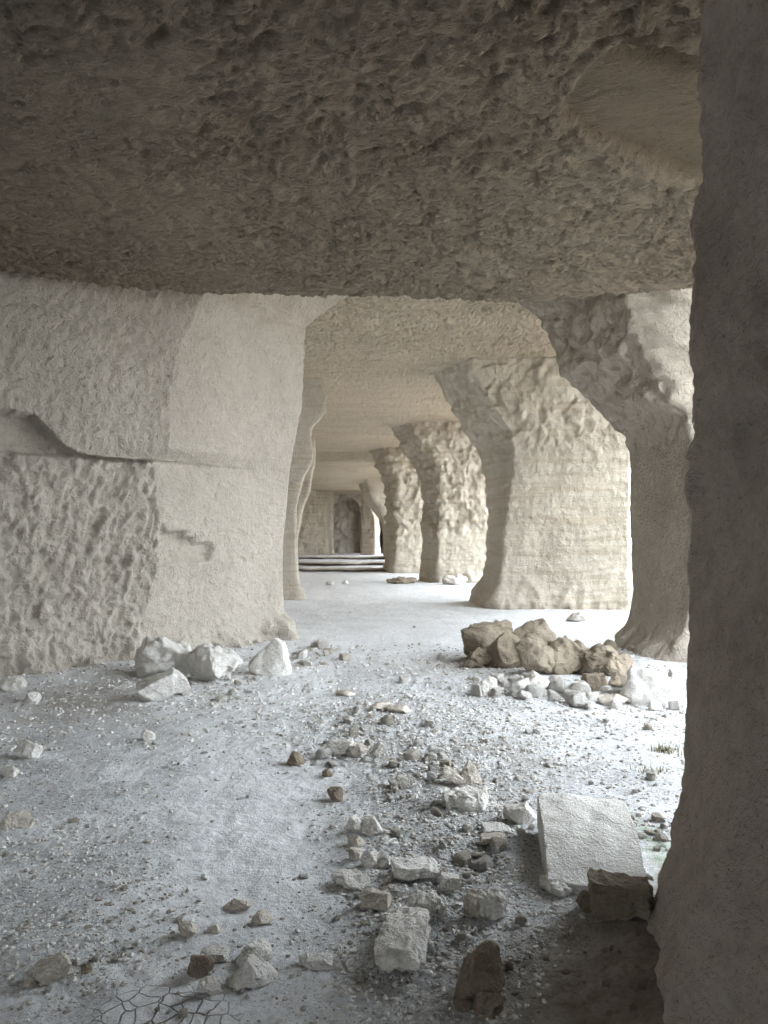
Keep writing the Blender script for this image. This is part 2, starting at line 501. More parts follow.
# left wall: camera-facing rough face, then the bright corner face
def wall_left():
    c_end = [(-1.47 + dx, 12.05, z) for z, dx in ((-.3, .05), (0, 0), (0.4, -0.08), (0.9, -0.13), (1.5, -0.11), (2.6, 0.0), (3.7, 0.19), (4.6, 0.21), (4.9, 0.24), (5.15, 0.55), (5.4, 0.95), (5.8, 1.1))]
    c_mid = [P(130, 665, 9.9), P(128, 690, 9.9), P(140, 640, 9.9), P(160, 560, 9.9), P(158, 500, 9.9), P(151, 458, 9.9),
             P(166, 446, 9.85), P(165, 400, 9.8), P(176, 350, 9.8), P(195, 310, 9.8), P(205, 290, 9.8)]
    c_out = [(-4.33, 8.65, -.3), (-4.33, 8.65, 5)]
    F1 = [(-4.33, 8.65), (-3.0, 9.9)]
    corners = [c_end, col(-1.9, 13.6), col(-7, 14.8), col(-7.6, 14.6), col(-7.6, -4.2), col(-6.8, -4.2), col(-6.8, 6.3),
               c_out, c_mid]
    segs = [30, 10, 2, 20, 2, 16, 60, 95, 118]

    def disp(p, side, loc):
        x, y, z = p.T
        on1 = ((side == 7) | (side == 6)).astype(float); on2 = (side == 8).astype(float)
        s = (x + 4.33) * 0.729 + (y - 8.65) * 0.685          # distance along the rough face
        pxl = 384 + x / y * F
        up = sst(-0.06, 0.06, z - 2.60 - 0.03 * pn(p * 2, 50))
        d = 0.05 * fbm(p * 0.6, 2, 51)
        # lower rough face: slanting pick strokes
        a = math.radians(28); sa = s * math.cos(a) - z * math.sin(a); za = s * math.sin(a) + z * math.cos(a)
        w = st(sa * 10.5, za * 5.2, 0.3 * s); w = w + 0.9 * st(pn(p * 3, 52), pn(p * 3, 53), 0 * s)
        pick = fbm(w, 3, 54); pk2 = ridge(w * 1.4, 2, 55) - 0.5
        low = on1 * (1 - up)
        d = d + low * (0.07 * pick + 0.03 * pk2 + 0.09 * facets(st(sa, za * 0.62, 0.3 * s), 5.0, 67, 9) + 0.05 * facets(p, 11.0, 68, 9) + 0.025 * fbm(p * 13, 3, 56))
        # upper face stands proud, bite taken out of its lower edge at the left
        bite_top = np.interp(s, [-1.5, -0.05, 0.30, 0.45, 0.62, 0.85, 1.3], [3.02, 3.02, 3.0, 2.85, 2.72, 2.64, 2.60])
        t = np.clip((z - 2.60) / np.maximum(bite_top - 2.60, 0.02), 0, 1.3)
        proud = 0.22 * np.clip(1.0 - 0.35 * sst(0.9, 1.9, s), 0, 1)
        d = d + on1 * up * np.where(t < 1, -0.12 + 0.05 * t, proud) + on1 * up * (0.022 * fbm(p * 11, 3, 57) + 0.035 * facets(p, 13.0, 69, 9)) * (t >= 1)
        d = d - on1 * 0.05 * np.exp(-((z - 2.59) / 0.025) ** 2)
        # bright face: fine scraping, ledge line, broken notch
        q = st(x * 3 + y * 3, z * 16 + 3 * s, 0 * x)
        d = d + on2 * (0.022 * fbm(p * 5, 4, 59, 0.6) + 0.012 * fbm(q, 3, 60) + 0.016 * facets(p, 14.0, 61, 9))
        d = d + on2 * up * 0.07 * (1 - 0.8 * sst(0.15, 0.75, loc)) - on2 * 0.03 * np.exp(-((z - 2.57 - 0.04 * loc) / 0.02) ** 2) * (1 - sst(0.3, 0.9, loc))
        zz = z
        nx = (loc - 0.20) / 0.19
        notch = sst(-1.05, -0.85, nx) * (1 - sst(0.85, 1.0, nx + 0.15 * pn(p * 5, 62)))
        top = 1.68 - 0.16 * np.floor((nx + 1) * 1.5 + 1.3 * pn(p * 4, 63)) * 0.5
        notch = notch * sst(1.26, 1.29, zz) * (1 - sst(top - 0.02, top + 0.03, zz))
        d = d - on2 * notch * (0.10 + 0.03 * np.floor(2 * pn(st(0 * x, 0 * x, z * 6), 64)))
        # toe of crumbled chalk
        d = d + (on1 + on2) * 0.30 * (1 - sst(-0.05, 0.5, z + 0.35 * fbm(p * 1.2, 2, 65))) * (0.7 + fbm(p * 2.5, 3, 66) + 0.5 * facets(p, 5.0, 70))
        d = d * np.where(on1 + on2 > 0, 1, 0.6)
        return d, None
    me = loft('wall_left', corners, segs, 290, disp, 6, 2, 5.95)
    link('wall_left', me, M['wall'], 'pale left wall, its rough pick-marked front turning into a smooth bright corner', 'wall', kind='structure')


wall_left()


# right wall close to the camera
def wall_right():
    Y = 3.1
    edge = prof([(712, -140), (708, 0), (702, 150), (692, 300), (693, 430), (691, 520), (687, 600), (684, 700), (681, 790), (668, 830), (660, 870), (648, 915), (646, 990)], Y)
    nxt = [(0.84, 2.42, -.3), (0.86, 2.42, 0), (0.98, 2.45, 0.4), (1.2, 2.5, 0.9), (1.36, 2.5, 1.6), (1.42, 2.5, 4.8)]
    third = [(1.15, 1.5, -.3), (1.2, 1.5, 0), (1.6, 1.5, 1.0), (1.85, 1.5, 4.8)]
    corners = [nxt, edge, col(1.55, 3.5), col(4.6, 3.9), col(4.6, -4.2), col(2.3, -4.2), col(2.3, 0.2), third]
    corners = corners[::-1]
    # counter-clockwise from above: third, back, ..., far side, edge, nxt
    corners = [nxt, third, col(2.3, 0.2), col(2.3, -4.2), col(4.6, -4.2), col(4.6, 3.9), col(1.6, 3.55), edge]
    corners = [c for c in corners]
    segs = [90, 14, 8, 3, 10, 8, 30, 75]

    def disp(p, side, loc):
        x, y, z = p.T
        vis = ((side == 7) | (side == 0) | (side == 6)).astype(float)
        d = 0.03 * fbm(p * 1.4, 3, 71) + vis * 0.008 * fbm(p * 9, 3, 72)
        up = sst(-0.06, 0.06, z - 1.72 + 0.04 * pn(p * 4, 73))
        w = st(x * 13, y * 13, z * 4.5)
        d = d + vis * up * (0.025 * fbm(w, 4, 74, .6) + 0.04 * facets(st(x, y, z * .6), 9.0, 78, 9) + 0.02 * facets(p, 22.0, 79, 9) - 0.035 * sst(0.25, 0.6, pn(st(x * 9, y * 9, z * 3.0), 75)))
        d = d + vis * (1 - up) * (0.012 * fbm(st(x * 4, y * 4, z * 7), 5, 76, .6) + 0.008 * facets(p, 20.0, 79, 9))
        d = d + vis * (1 - sst(0.3, 1.0, z)) * (0.04 * fbm(p * 5, 4, 77) + 0.022 * facets(p, 10.0, 80, 9))
        return d, None
    # orientation: reverse so that the outside faces the gallery
    me = loft('wall_right', corners[::-1], segs_rev(segs), 420, lambda p, s, l: disp(p, rev_side(s, 8), l), 8, 4, 4.75)
    link('wall_right', me, M['brown'], 'dark brown near wall filling the right edge of the view', 'wall', kind='structure')


def segs_rev(s):
    # sides of the reversed corner list: side k of the reversed list joins corners n-1-k and n-2-k
    n = len(s); return [s[(n - 2 - k) % n] for k in range(n)]


def rev_side(s, n):
    return (n - 2 - s) % n


wall_right()


def wall_back():
    gx = axis((-5.6, 2.6, 0.12)); gz = axis((-0.2, 4.9, 0.12))  # stops short at the left: unseen gap added for fill light
    X, Z = np.meshgrid(gx, gz); x, z = X.ravel(), Z.ravel()
    p = st(x, 0 * x - 4.0, z); y = -4.0 + 0.12 * fbm(p * 1.3, 4, 81)
    n = len(x); V = np.concatenate([st(x, y, z), st(x, y * 0 - 4.6, z)])
    Fq = grid_faces(len(gz), len(gx)); me = mesh_from('wall_back', V, np.concatenate([Fq[:, ::-1], Fq + n]))
    link('wall_back', me, M['wall'], 'rough chalk wall behind the viewer, with an added gap for fill daylight', 'wall', kind='structure')


wall_back()


# ------------------------------------------------------------------ pillars
def pillar(name, corners, segs, zseg, disp, label, mat='pillar', ri=6, zs=2, ztop=6.0, group=None):
    me = loft(name, corners, segs, zseg, disp, ri, zs, ztop)
    c = np.mean([[q[0][0], q[0][1]] for q in corners], 0)
    loc = (float(c[0]), float(c[1]), 0.0); rebase(me, loc)
    return link(name, me, M[mat], label, 'pillar', group or 'rock pillars along the gallery', 'thing', loc=loc)


p1n = [(4.0 - a, 9.9, z) for z, a in ((-.3, .4), (0.05, .30), (0.4, .12), (0.8, .03), (1.6, 0), (2.8, 0.0), (3.2, .06))] + \
      prof([(664, 397), (652, 362), (640, 338), (628, 300), (618, 260)], 9.9)
p1f = prof([(490, 270), (505, 285), (521, 308), (537, 322), (552, 348), (559, 375), (575, 391), (600, 415), (620, 437), (627, 450), (629, 514), (630, 592), (626, 624), (618, 648), (608, 680)], 11.5)


def p1disp(p, side, loc):
    x, y, z = p.T
    vis = (side == 3).astype(float)
    d = 0.05 * fbm(p * 0.9, 3, 91) + 0.012 * fbm(p * 7, 3, 92)
    up = sst(2.6, 3.2, z + 0.4 * fbm(p * 0.8, 2, 93))
    d = d + up * (0.04 * fbm(p * 5, 4, 94, .6) + 0.10 * facets(p, 2.6, 95) + 0.07 * facets(p, 7.0, 98, 9))
    d = d + (1 - up) * 0.006 * pn(p * 20, 96)
    d = d + 0.20 * (1 - sst(-0.1, 0.45, z)) * (0.6 + fbm(p * 3, 3, 97) + facets(p, 4.0, 99))
    return d, None


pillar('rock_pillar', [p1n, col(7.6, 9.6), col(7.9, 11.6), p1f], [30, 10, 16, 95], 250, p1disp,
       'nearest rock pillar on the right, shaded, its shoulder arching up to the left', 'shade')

p2n = prof([(460, 345), (467, 362), (478, 385), (492, 405), (508, 428), (513, 450), (512, 475), (507, 510), (503, 550), (498, 590), (494, 608), (490, 625)], 17.6)
p2f = prof([(432, 375), (438, 386), (442, 393), (451, 410), (461, 428), (475, 450), (484, 476), (487, 510), (486, 550), (482, 582), (472, 604), (466, 615)], 19.6)
p2r = prof([(650, 340), (641, 400), (632, 450), (631, 540), (630, 612), (630, 640)], 17.2)
pillar('rock_pillar', [p2n, p2r, col(6.2, 19.9), p2f], [115, 14, 20, 50], 210,
       rough_disp(0.08, 0.05, 0.02, 101, upper=0.10, strata=0.06, toe=0.24, zsplit=3.7),
       'broad bright pillar with banded lower face, second on the right', ri=5)
p3n = prof([(404, 415), (412, 428), (425, 445), (436, 462), (441, 480), (440, 510), (438, 550), (438, 582), (437, 600)], 27.5)
p3f = prof([(385, 420), (393, 432), (400, 445), (410, 462), (417, 480), (420, 500), (420, 540), (417, 580), (415, 595)], 29.3)
pillar('rock_pillar', [p3n, col(4.9, 27.3), col(5.2, 29.6), p3f], [75, 12, 16, 36], 150,
       rough_disp(0.12, 0.08, 0.04, 111, upper=0.14, strata=0.04, toe=0.2, zsplit=1.7),
       'craggy pillar third along the right side, narrower than the banded one', ri=4)
p4n = prof([(378, 440), (385, 452), (392, 468), (398, 480), (397, 520), (395, 573), (394, 590)], 35)
p4f = prof([(366, 446), (371, 455), (377, 470), (383, 486), (386, 500), (386, 540), (384, 571), (383, 585)], 37)
pillar('rock_pillar', [p4n, col(3.9, 35), col(4.0, 37.2), p4f], [60, 10, 14, 30], 110,
       rough_disp(0.12, 0.10, 0.04, 121, upper=0.14, toe=0.2, zsplit=1.5),
       'craggy pillar fourth along the right side, beside the floor steps', ri=4)
p5n = prof([(362, 470), (366, 482), (374, 500), (383, 515), (388, 535), (388, 565)], 46)
p5f = prof([(352, 472), (355, 480), (363, 500), (371, 511), (379, 522), (383, 540), (384, 565)], 48)
pillar('rock_pillar', [p5n, col(6.5, 46), col(6.5, 48.4), p5f], [40, 8, 12, 24], 80,
       rough_disp(0.12, 0.12, 0.03, 131, toe=0.1), 'shaded far pillar with arched shoulder above the floor steps', ri=4)
p6 = prof([(362, 505), (363, 515), (361, 535), (360, 562)], 54)
p6b = prof([(366, 495), (370, 505), (375, 518), (376, 540), (375, 562)], 53.5)
pillar('rock_pillar', [p6, p6b, [(x + .3, 56.0, z) for x, y, z in p6b], [(x, 56.0, z) for x, y, z in p6]], [26, 12, 20, 16], 80,
       rough_disp(0.1, 0.12, 0.03, 141, toe=0.1), 'small bright pillar at the far end, right of the dark alcove', ri=3)
# left row
l2a = prof([(322, 380), (327, 398), (327, 410), (321, 420), (313, 427), (312, 438), (315, 448), (313, 460), (303, 482), (298, 505), (297, 540), (298, 570), (301, 588), (307, 603), (309, 620)], 19.8)
l2b = [(x - 0.75, y + 2.4, z) for x, y, z in l2a]
pillar('rock_pillar', [l2a, l2b, col(-6.5, 22.4), col(-6.5, 19.6)], [44, 20, 14, 60], 170,
       rough_disp(0.04, 0.04, 0.015, 151, toe=0.1), 'slim bright edge of the second left pillar, bulging near the roof', ri=3)
l3a = prof([(316, 440), (316, 462), (313, 478), (311, 492), (304, 508), (299, 535), (299, 565), (300, 580)], 31)
l3b = [(x - 0.7, y + 2.6, z) for x, y, z in l3a]
pillar('rock_pillar', [l3a, l3b, col(-8, 33.6), col(-8, 31)], [26, 12, 10, 40], 110,
       rough_disp(0.06, 0.06, 0.02, 161), 'shaded third left pillar, only a thin strip showing', ri=3)
l4a = prof([(330, 478), (328, 490), (327, 520), (328, 545), (329, 565)], 54.5)
l4b = prof([(290, 478), (296, 490), (294, 520), (293, 565)], 54.0)
pillar('rock_pillar', [l4b, l4a, [(x + .25, 57.0, z) for x, y, z in l4a], [(x, 57.0, z) for x, y, z in l4b]], [45, 16, 30, 12], 90,
       rough_disp(0.1, 0.14, 0.05, 171), 'grey rough pillar at the far end, left of the dark alcove', ri=2)


# far end wall with a rounded alcove, and the closed side of the left galleries
def wall_far():
    gx = axis((-9, -7, 0.3), (-7, 0.5, 0.06), (0.5, 4.2, 0.3)); gz = axis((-0.2, 6.2, 0.06))
    X, Z = np.meshgrid(gx, gz); x, z = X.ravel(), Z.ravel()
    a0, z0 = P(328, 555, 60)[0], 0.3; a1 = P(361, 555, 60)[0]; mid = (a0 + a1) / 2; hw = (a1 - a0) / 2
    top = 4.75
    inside = (1 - sst(0.86, 1.0, np.abs((x - mid) / hw) + 0.06 * pn(st(x, z, 0 * x), 181))) * (1 - sst(0.9, 1.0, (z / top) ** 2 + 0.35 * np.clip(np.abs((x - mid) / hw), 0, 1) ** 3))
    p = st(x, 0 * x + 60, z)
    y = 60 + 0.5 * fbm(p * 0.7, 3, 182) + 0.25 * (ridge(p * 1.2, 3, 183) - .5) + inside * 0.8 + 4.6 * sst(-0.95, -0.75, x) - 6.6 * sst(0.2, 0.45, x)
    n = len(x)
    V = np.concatenate([st(x, y, z), st(x, 0 * x + 66, z)])
    Fq = grid_faces(len(gz), len(gx)); me = mesh_from('wall_far', V, np.concatenate([Fq, Fq[:, ::-1] + n]))
    link('wall_far', me, M['wall'], 'far end wall of the gallery with a dark rounded alcove', 'wall', kind='structure')
    gy = axis((14.5, 66, 0.4)); gz = axis((-0.2, 6.2, 0.4))
    Yg, Z = np.meshgrid(gy, gz); yy, zz = Yg.ravel(), Z.ravel(); p = st(0 * yy - 9, yy, zz)
    V = st(-9 + 0.3 * fbm(p * 0.6, 3, 184), yy, zz); n = len(V); V2 = V.copy(); V2[:, 0] = -10
    Fq = grid_faces(len(gz), len(gy)); me = mesh_from('wall_side', np.concatenate([V, V2]), np.concatenate([Fq, Fq[:, ::-1] + n]))
    link('wall_side', me, M['wall'], 'chalk wall closing the side galleries behind the left pillars', 'wall', kind='structure')


wall_far()


def step(n, y0, zb, zt, x0, x1):
    """worn rock step with a hollow under its lip"""
    gx = axis((x0, x1, 0.12)); k = len(gx)
    pr = [(y0 + 0.9, zb - 0.15), (y0 + 0.75, zb), (y0 + 0.6, zt - 0.06), (y0 + 0.04, zt - 0.05), (y0, zt - 0.02), (y0 + 0.05, zt + 0.005), (y0 + 0.5, zt + 0.015), (y0 + 1.6, zt + 0.01), (y0 + 1.8, zt - 0.2)]
    V = []
    for (y, z) in pr:
        q = st(gx, 0 * gx + y0, 0 * gx)
        V.append(st(gx, y + 0.9 * pn(q * 0.35, n) + 0.2 * pn(q * 1.7, n + 1), z + 0.05 * pn(q * 0.7, n + 2) + 0.015 * pn(q * 3, n + 2)))
    me = mesh_from('trim_%d' % n, np.concatenate(V), grid_faces(len(pr), k))
    link('trim_%d' % n, me, M['wall'], ('lowest', 'middle', 'highest')[n - 1] + ' worn rock step across the far gallery floor', 'step', kind='structure')


step(1, 36.0, -0.03, 0.15, -4.6, 0.3)
step(2, 40.0, 0.12, 0.30, -4.8, 0.6)
step(3, 47.0, 0.27, 0.43, -6.0, 0.3)


# ------------------------------------------------------------------ rocks
def _ico(n):
    bm = bmesh.new(); bmesh.ops.create_icosphere(bm, subdivisions=n, radius=1.0)
    v = np.array([q.co[:] for q in bm.verts]); f = np.array([[q.index for q in t.verts] for t in bm.faces]); bm.free()
    return v, f


ICO = {k: _ico(k) for k in (1, 2, 3, 4, 5, 6)}


def rock_shape(seed, dims, sub=4, planes=14, rough=0.05, box=False, layers=0.0, warp=None, taper=0.0, lo=0.55, hi=0.85, base=0.24):
    v, f = ICO[sub]; v = v.copy(); r = np.random.default_rng(seed)
    if box:
        for ax in range(3):
            for s in (-1, 1):
                n = np.zeros(3); n[ax] = s; n += r.normal(size=3) * 0.07; n /= np.linalg.norm(n)
                t = v @ n - 0.56; v -= np.maximum(t, 0)[:, None] * n * 0.97
    for k in range(planes + 8):
        n = r.normal(size=3); n /= np.linalg.norm(n); d0 = r.uniform(lo, hi) * (0.92 if not box else 1.0)
        t = v @ n - d0; v -= (0.035 * np.logaddexp(0, t / 0.035))[:, None] * n * 0.96
    e = v.max(0) - v.min(0); v = (v - (v.max(0) + v.min(0)) / 2) / e                      # unit box
    cut = -0.5 + base; v[:, 2] = np.maximum(v[:, 2], cut); v[:, 2] = (v[:, 2] - cut) / (1 - base) - 0.5
    if taper: k = 1 - taper * (v[:, 2] + 0.5); v[:, 0] *= k; v[:, 1] *= k
    if warp: v = warp(v)
    v = v * np.array(dims); size = float(np.prod(dims)) ** (1 / 3)
    q = v / size
    d = rough * size * (fbm(q * 1.6, 5, seed % 97, 0.6) * 1.6 + 0.9 * (ridge(q * 2.4, 3, seed % 89) - 0.5))
    d = d + rough * size * (1.3 * facets(q, 2.0, seed % 53, 26) + 0.7 * facets(q, 5.0, seed % 47, 20))
    nrm = v / (np.array(dims) ** 2); nrm /= np.linalg.norm(nrm, axis=1)[:, None] + 1e-9
    if layers: d = d + layers * size * fbm(st(q[:, 0] * .6, q[:, 1] * .6, q[:, 2] * 7), 2, seed % 61)
    v = v + nrm * d[:, None]
    v[:, 2] -= v[:, 2].min()
    return v, f


def rock(name, px, foot, wpx, h, dep, seed, label, mat='rockw', yaw=0.0, sub=5, sink=0.10, tilt=(0, 0), cat='rock', group=None, z=None, dy=0.0, **kw):
    """px, foot: middle of its foot in the photo; wpx: its width there; h: height in metres; dep: depth as a share of the width"""
    X, Y, Z = on_floor(px, foot)
    w = 1.08 * wpx / F * Y; D = w * dep
    v, f = rock_shape(seed, (w, D, h), sub, **kw)
    R = np.array(Matrix.Rotation(yaw, 3, 'Z') @ Matrix.Rotation(tilt[0], 3, 'X') @ Matrix.Rotation(tilt[1], 3, 'Y'))
    v = v @ R.T; v[:, 2] -= v[:, 2].min()
    Yc = Y + D * 0.45 + dy; Xc = (px - 384) / F * Y
    zf = float(floor_h(Xc, Yc)[0]) if z is None else z
    o = link(name, mesh_from(name, v, f), M[mat], label, cat, group, 'thing', loc=(Xc, Yc, zf - sink * h))
    FOOT.append((Xc, Yc, max(w, D) * 0.5))
    return o


FOOT = []

# heap at the foot of the near right pillar
g = 'brown boulders at the pillar foot'
rock('boulder', 494, 666, 54, 0.50, 0.9, 201, 'lumpy brown boulder at the left end of the heap by the near pillar', 'rockb', group=g, rough=0.08, planes=4, dy=0.2)
rock('boulder', 512, 669, 48, 0.46, 0.7, 202, 'cleft brown block leaning on the leftmost lumpy boulder', 'rockb', group=g, planes=8, rough=0.06, dy=0.05)
rock('boulder', 547, 668, 62, 0.56, 0.9, 203, 'tallest peaked brown boulder in the heap by the near pillar', 'rockb', group=g, planes=6, rough=0.06, taper=0.4, yaw=0.3, dy=0.25)
rock('boulder', 540, 676, 54, 0.36, 0.7, 204, 'sloping brown slab in front of the tallest peaked boulder', 'rockb', group=g, planes=6, tilt=(0.25, 0.2), rough=0.06)
rock('boulder', 582, 676, 60, 0.36, 0.8, 205, 'low brown boulder between the peaked boulder and the pillar', 'rockb', group=g, planes=5, rough=0.1, dy=0.1)
rock('boulder', 616, 680, 56, 0.30, 0.9, 206, 'low crumbled brown boulder touching the pillar foot', 'rockb', group=g, planes=4, rough=0.12, dy=0.1)
rock('boulder', 480, 668, 30, 0.22, 0.8, 216, 'small brown boulder at the very left foot of the heap', 'rockb', group=g, planes=5, rough=0.1)
rock('rock', 597, 688, 24, 0.16, 0.8, 207, 'small squared brown rock in front of the heap', 'rockb', group=g, planes=4, box=True)
rock('rock', 624, 687, 26, 0.15, 0.8, 208, 'small brown rock lying before the pillar foot', 'rockb', group=g, planes=9)
rock('rock', 610, 652, 15, 0.17, 0.8, 209, 'small upright brown rock standing alone behind the heap', 'rockb', group=g, planes=9)
rock('boulder', 659, 707, 62, 0.36, 0.6, 210, 'big white chalk boulder before the near pillar, beside the dark right wall', 'rockw', planes=12, rough=0.05, yaw=-0.25)
rock('rock', 681, 681, 18, 0.14, 0.9, 211, 'white rock against the dark wall edge, behind the big white boulder', 'rockw')
rock('rock', 657, 711, 13, 0.09, 0.9, 212, 'small white rock just in front of the big white boulder', 'rockw', sub=4)
rock('rock', 489, 696, 17, 0.19, 0.8, 213, 'upright white rock at the left end of the white rubble', 'rockw', planes=9)
rock('rock', 536, 693, 30, 0.20, 0.8, 214, 'largest grey-white rock in the white rubble below the brown heap', 'rockw', planes=9)
rock('rock', 616, 706, 26, 0.10, 0.8, 215, 'flat tan rock left of the big white boulder', 'rockt', planes=8)
# along the left wall
g = 'broken rocks along the left wall'
rock('boulder', 160, 681, 58, 0.44, 0.7, 220, 'chalky lump banked against the left wall', 'rockw', group=g, rough=0.12, planes=8, dy=0.1)
rock('rock', 164, 702, 46, 0.20, 0.5, 221, 'tilted white slab lying before the chalky lump', 'rockw', group=g, tilt=(0.1, -0.35), box=True, planes=6, yaw=0.3)
rock('boulder', 208, 685, 52, 0.38, 0.7, 222, 'jagged white block between the lump and the wedge rock', 'rockw', group=g, rough=0.11, planes=10, dy=0.05)
rock('boulder', 267, 676, 46, 0.44, 0.7, 223, 'pointed wedge rock with a grey side at the wall corner', 'rockw', group=g, planes=14, taper=0.45, tilt=(0, 0.2), rough=0.03, sink=0.12)
rock('rock', 173, 700, 14, 0.16, 0.8, 224, 'small rock propping up the tilted white slab', 'rockw', group=g, dy=0.25)
rock('rock', 8, 693, 28, 0.15, 0.8, 225, 'pale rock at the left picture edge below the rough wall', 'rockw', group=g)
rock('rock', 29, 704, 18, 0.11, 0.8, 226, 'small white rock with shadow, alone before the rough wall', 'rockw')
rock('rock', 26, 760, 24, 0.13, 0.8, 227, 'rounded white rock on the gritty floor near the left edge', 'rockw', planes=9, rough=0.06)
rock('rock', 14, 829, 30, 0.08, 0.8, 228, 'half-buried tan rock at the left picture edge', 'rockt', planes=8, sink=0.3)
rock('rock', 147, 741, 12, 0.08, 0.8, 229, 'small rock alone on the grit before the tilted slab', 'rockw', sub=4)
rock('rock', 6, 778, 16, 0.06, 0.8, 230, 'low pale rock cut by the left picture edge', 'rockw', sub=4)
# on the track
rock('rock', 295, 766, 17, 0.09, 0.9, 231, 'brown rock alone on the smooth dusty track', 'rockb', planes=9, sub=4)
rock('rock', 335, 803, 15, 0.085, 0.9, 232, 'dark brown rock on the track left of the rubble strip', 'rockb', planes=9, sub=4)
rock('stone', 327, 777, 10, 0.045, 0.9, 233, 'tiny brown stone between the two brown track rocks', 'rockb', sub=3)
rock('stone', 345, 697, 20, 0.05, 0.8, 234, 'low flat tan stone far up the track', 'rockt', sub=3)
# rubble strip, hero stones
rock('rock', 354, 833, 13, 0.085, 0.9, 240, 'left one of a pair of upright rounded white rocks', 'rockw', planes=6)
rock('rock', 371, 836, 21, 0.10, 0.7, 241, 'right one of a pair of upright rounded white rocks', 'rockw', planes=6)
rock('rock', 356, 847, 17, 0.05, 0.8, 242, 'smooth stone below the pair of upright white rocks', 'rockt', planes=6, sub=4)
rock('rock', 369, 868, 17, 0.075, 0.9, 243, 'rounded rock in front of the small stone cluster left of the strip', 'rockw', planes=7, sub=4)
rock('rock', 384, 869, 16, 0.06, 0.9, 244, 'stone right beside the rounded rock of the small cluster', 'rockw', planes=7, sub=4)
rock('rock', 355, 862, 13, 0.06, 0.9, 245, 'shaded tan stone at the left of the small cluster', 'rockt', planes=7, sub=4)
rock('slab', 416, 884, 44, 0.055, 0.6, 246, 'oblong white slab lying across the rubble strip', 'rockw', box=True, planes=5, rough=0.06, yaw=0.1, cat='rock', sink=0.02)
rock('rock', 350, 891, 38, 0.05, 0.8, 247, 'flat pale rock left of the oblong white slab', 'rockw', planes=8, sink=0.15)
rock('rock', 376, 912, 28, 0.07, 0.6, 248, 'blocky brown rock with dark underside left of the cracked slab', 'rockt', box=True, planes=5, yaw=-0.3, sink=0.02)
rock('slab', 404, 962, 48, 0.05, 2.3, 249, 'long cracked pale slab raised above the floor, shadow along its left side', 'rockw', box=True, planes=7, rough=0.065, yaw=-0.12, cat='rock', sub=6, sink=0.05, dy=-0.1)
rock('rock', 427, 925, 34, 0.085, 0.9, 250, 'rough lump at the far right corner of the cracked slab', 'rockw', rough=0.1, planes=7)
rock('rock', 522, 826, 32, 0.105, 0.8, 251, 'rounded white rock touching the big rectangular block', 'rockw', planes=8, rough=0.05)
rock('slab', 498, 834, 28, 0.025, 0.9, 252, 'thin white flake left of the rounded white rock', 'rockw', box=True, planes=5, cat='rock', sink=0.0)
rock('slab', 494, 846, 24, 0.035, 0.8, 253, 'tan flat stone just below the thin white flake', 'rockt', box=True, planes=5, cat='rock')
rock('slab', 466, 812, 46, 0.085, 0.7, 254, 'crusty pale slab with a dark hollow under its front edge', 'rockw', box=True, planes=5, rough=0.1, cat='rock')
rock('rock', 470, 787, 24, 0.14, 0.7, 255, 'tan wedge rock standing in the middle of the strip', 'rockt', planes=11, taper=0.4)
rock('slab', 452, 790, 26, 0.05, 0.7, 256, 'tilted tan plate leaning towards the wedge rock', 'rockt', box=True, planes=4, tilt=(0, 0.4), cat='rock')
rock('rock', 405, 789, 30, 0.09, 0.7, 257, 'broad white rock at the near end of the upper stones', 'rockw', planes=9)
rock('rock', 378, 759, 24, 0.13, 0.7, 258, 'white pyramid-shaped rock in the upper strip', 'rockw', planes=10, taper=0.4)
rock('rock', 340, 756, 26, 0.10, 0.7, 259, 'pale lump left of the white pyramid-shaped rock', 'rockw', planes=9)
rock('rock', 357, 756, 20, 0.08, 0.7, 260, 'brown-stained stone just left of the white pyramid-shaped rock', 'rockt', planes=9)
rock('rock', 380, 711, 20, 0.07, 0.8, 261, 'flat brownish stone at the far end of the strip', 'rockt', planes=9, sub=4)
rock('rock', 399, 714, 22, 0.06, 0.8, 262, 'low tan stone furthest right at the end of the strip', 'rockt', planes=9, sub=4)
rock('rock', 493, 922, 30, 0.09, 0.8, 263, 'brown-sided lump at the near right end of the strip', 'rockw', rough=0.1, planes=7)
rock('rock', 476, 918, 22, 0.10, 0.8, 264, 'rough stone wedged beside the brown-sided lump', 'rockt', rough=0.1, planes=7)
rock('rock', 451, 893, 18, 0.055, 0.8, 265, 'small squared stone right of the oblong white slab', 'rockw', box=True, planes=4, sub=4)
rock('rock', 560, 898, 30, 0.05, 1.2, 268, 'crumbled pale rock at the near left corner of the big block', 'rockw', rough=0.1)
# shaded corner
rock('boulder', 483, 1002, 58, 0.155, 0.7, 270, 'blunt brown boulder standing in the shaded foreground', 'rockb', planes=8, taper=0.28, rough=0.03, yaw=0.4, sub=6, sink=0.04, lo=.62, base=0.38)
rock('rock', 490, 1019, 28, 0.065, 0.8, 271, 'small brown rock at the foot of the blunt foreground boulder', 'rockb', planes=8)
rock('rock', 463, 1012, 15, 0.03, 0.8, 272, 'little brown chip left of the foot of the blunt boulder', 'rockb', sub=4)
rock('boulder', 627, 921, 60, 0.135, 0.7, 273, 'dark layered boulder beside the right wall', 'rockb', box=True, planes=5, lo=0.72, hi=0.95, layers=0.10, rough=0.065, yaw=-0.1, sub=6, sink=0.03, base=0.1)
rock('rock', 592, 912, 22, 0.08, 0.8, 274, 'small brown rock left of the dark layered boulder', 'rockb', planes=8)
rock('rock', 601, 922, 14, 0.035, 0.8, 275, 'brown chip below the dark layered boulder', 'rockb', sub=4)
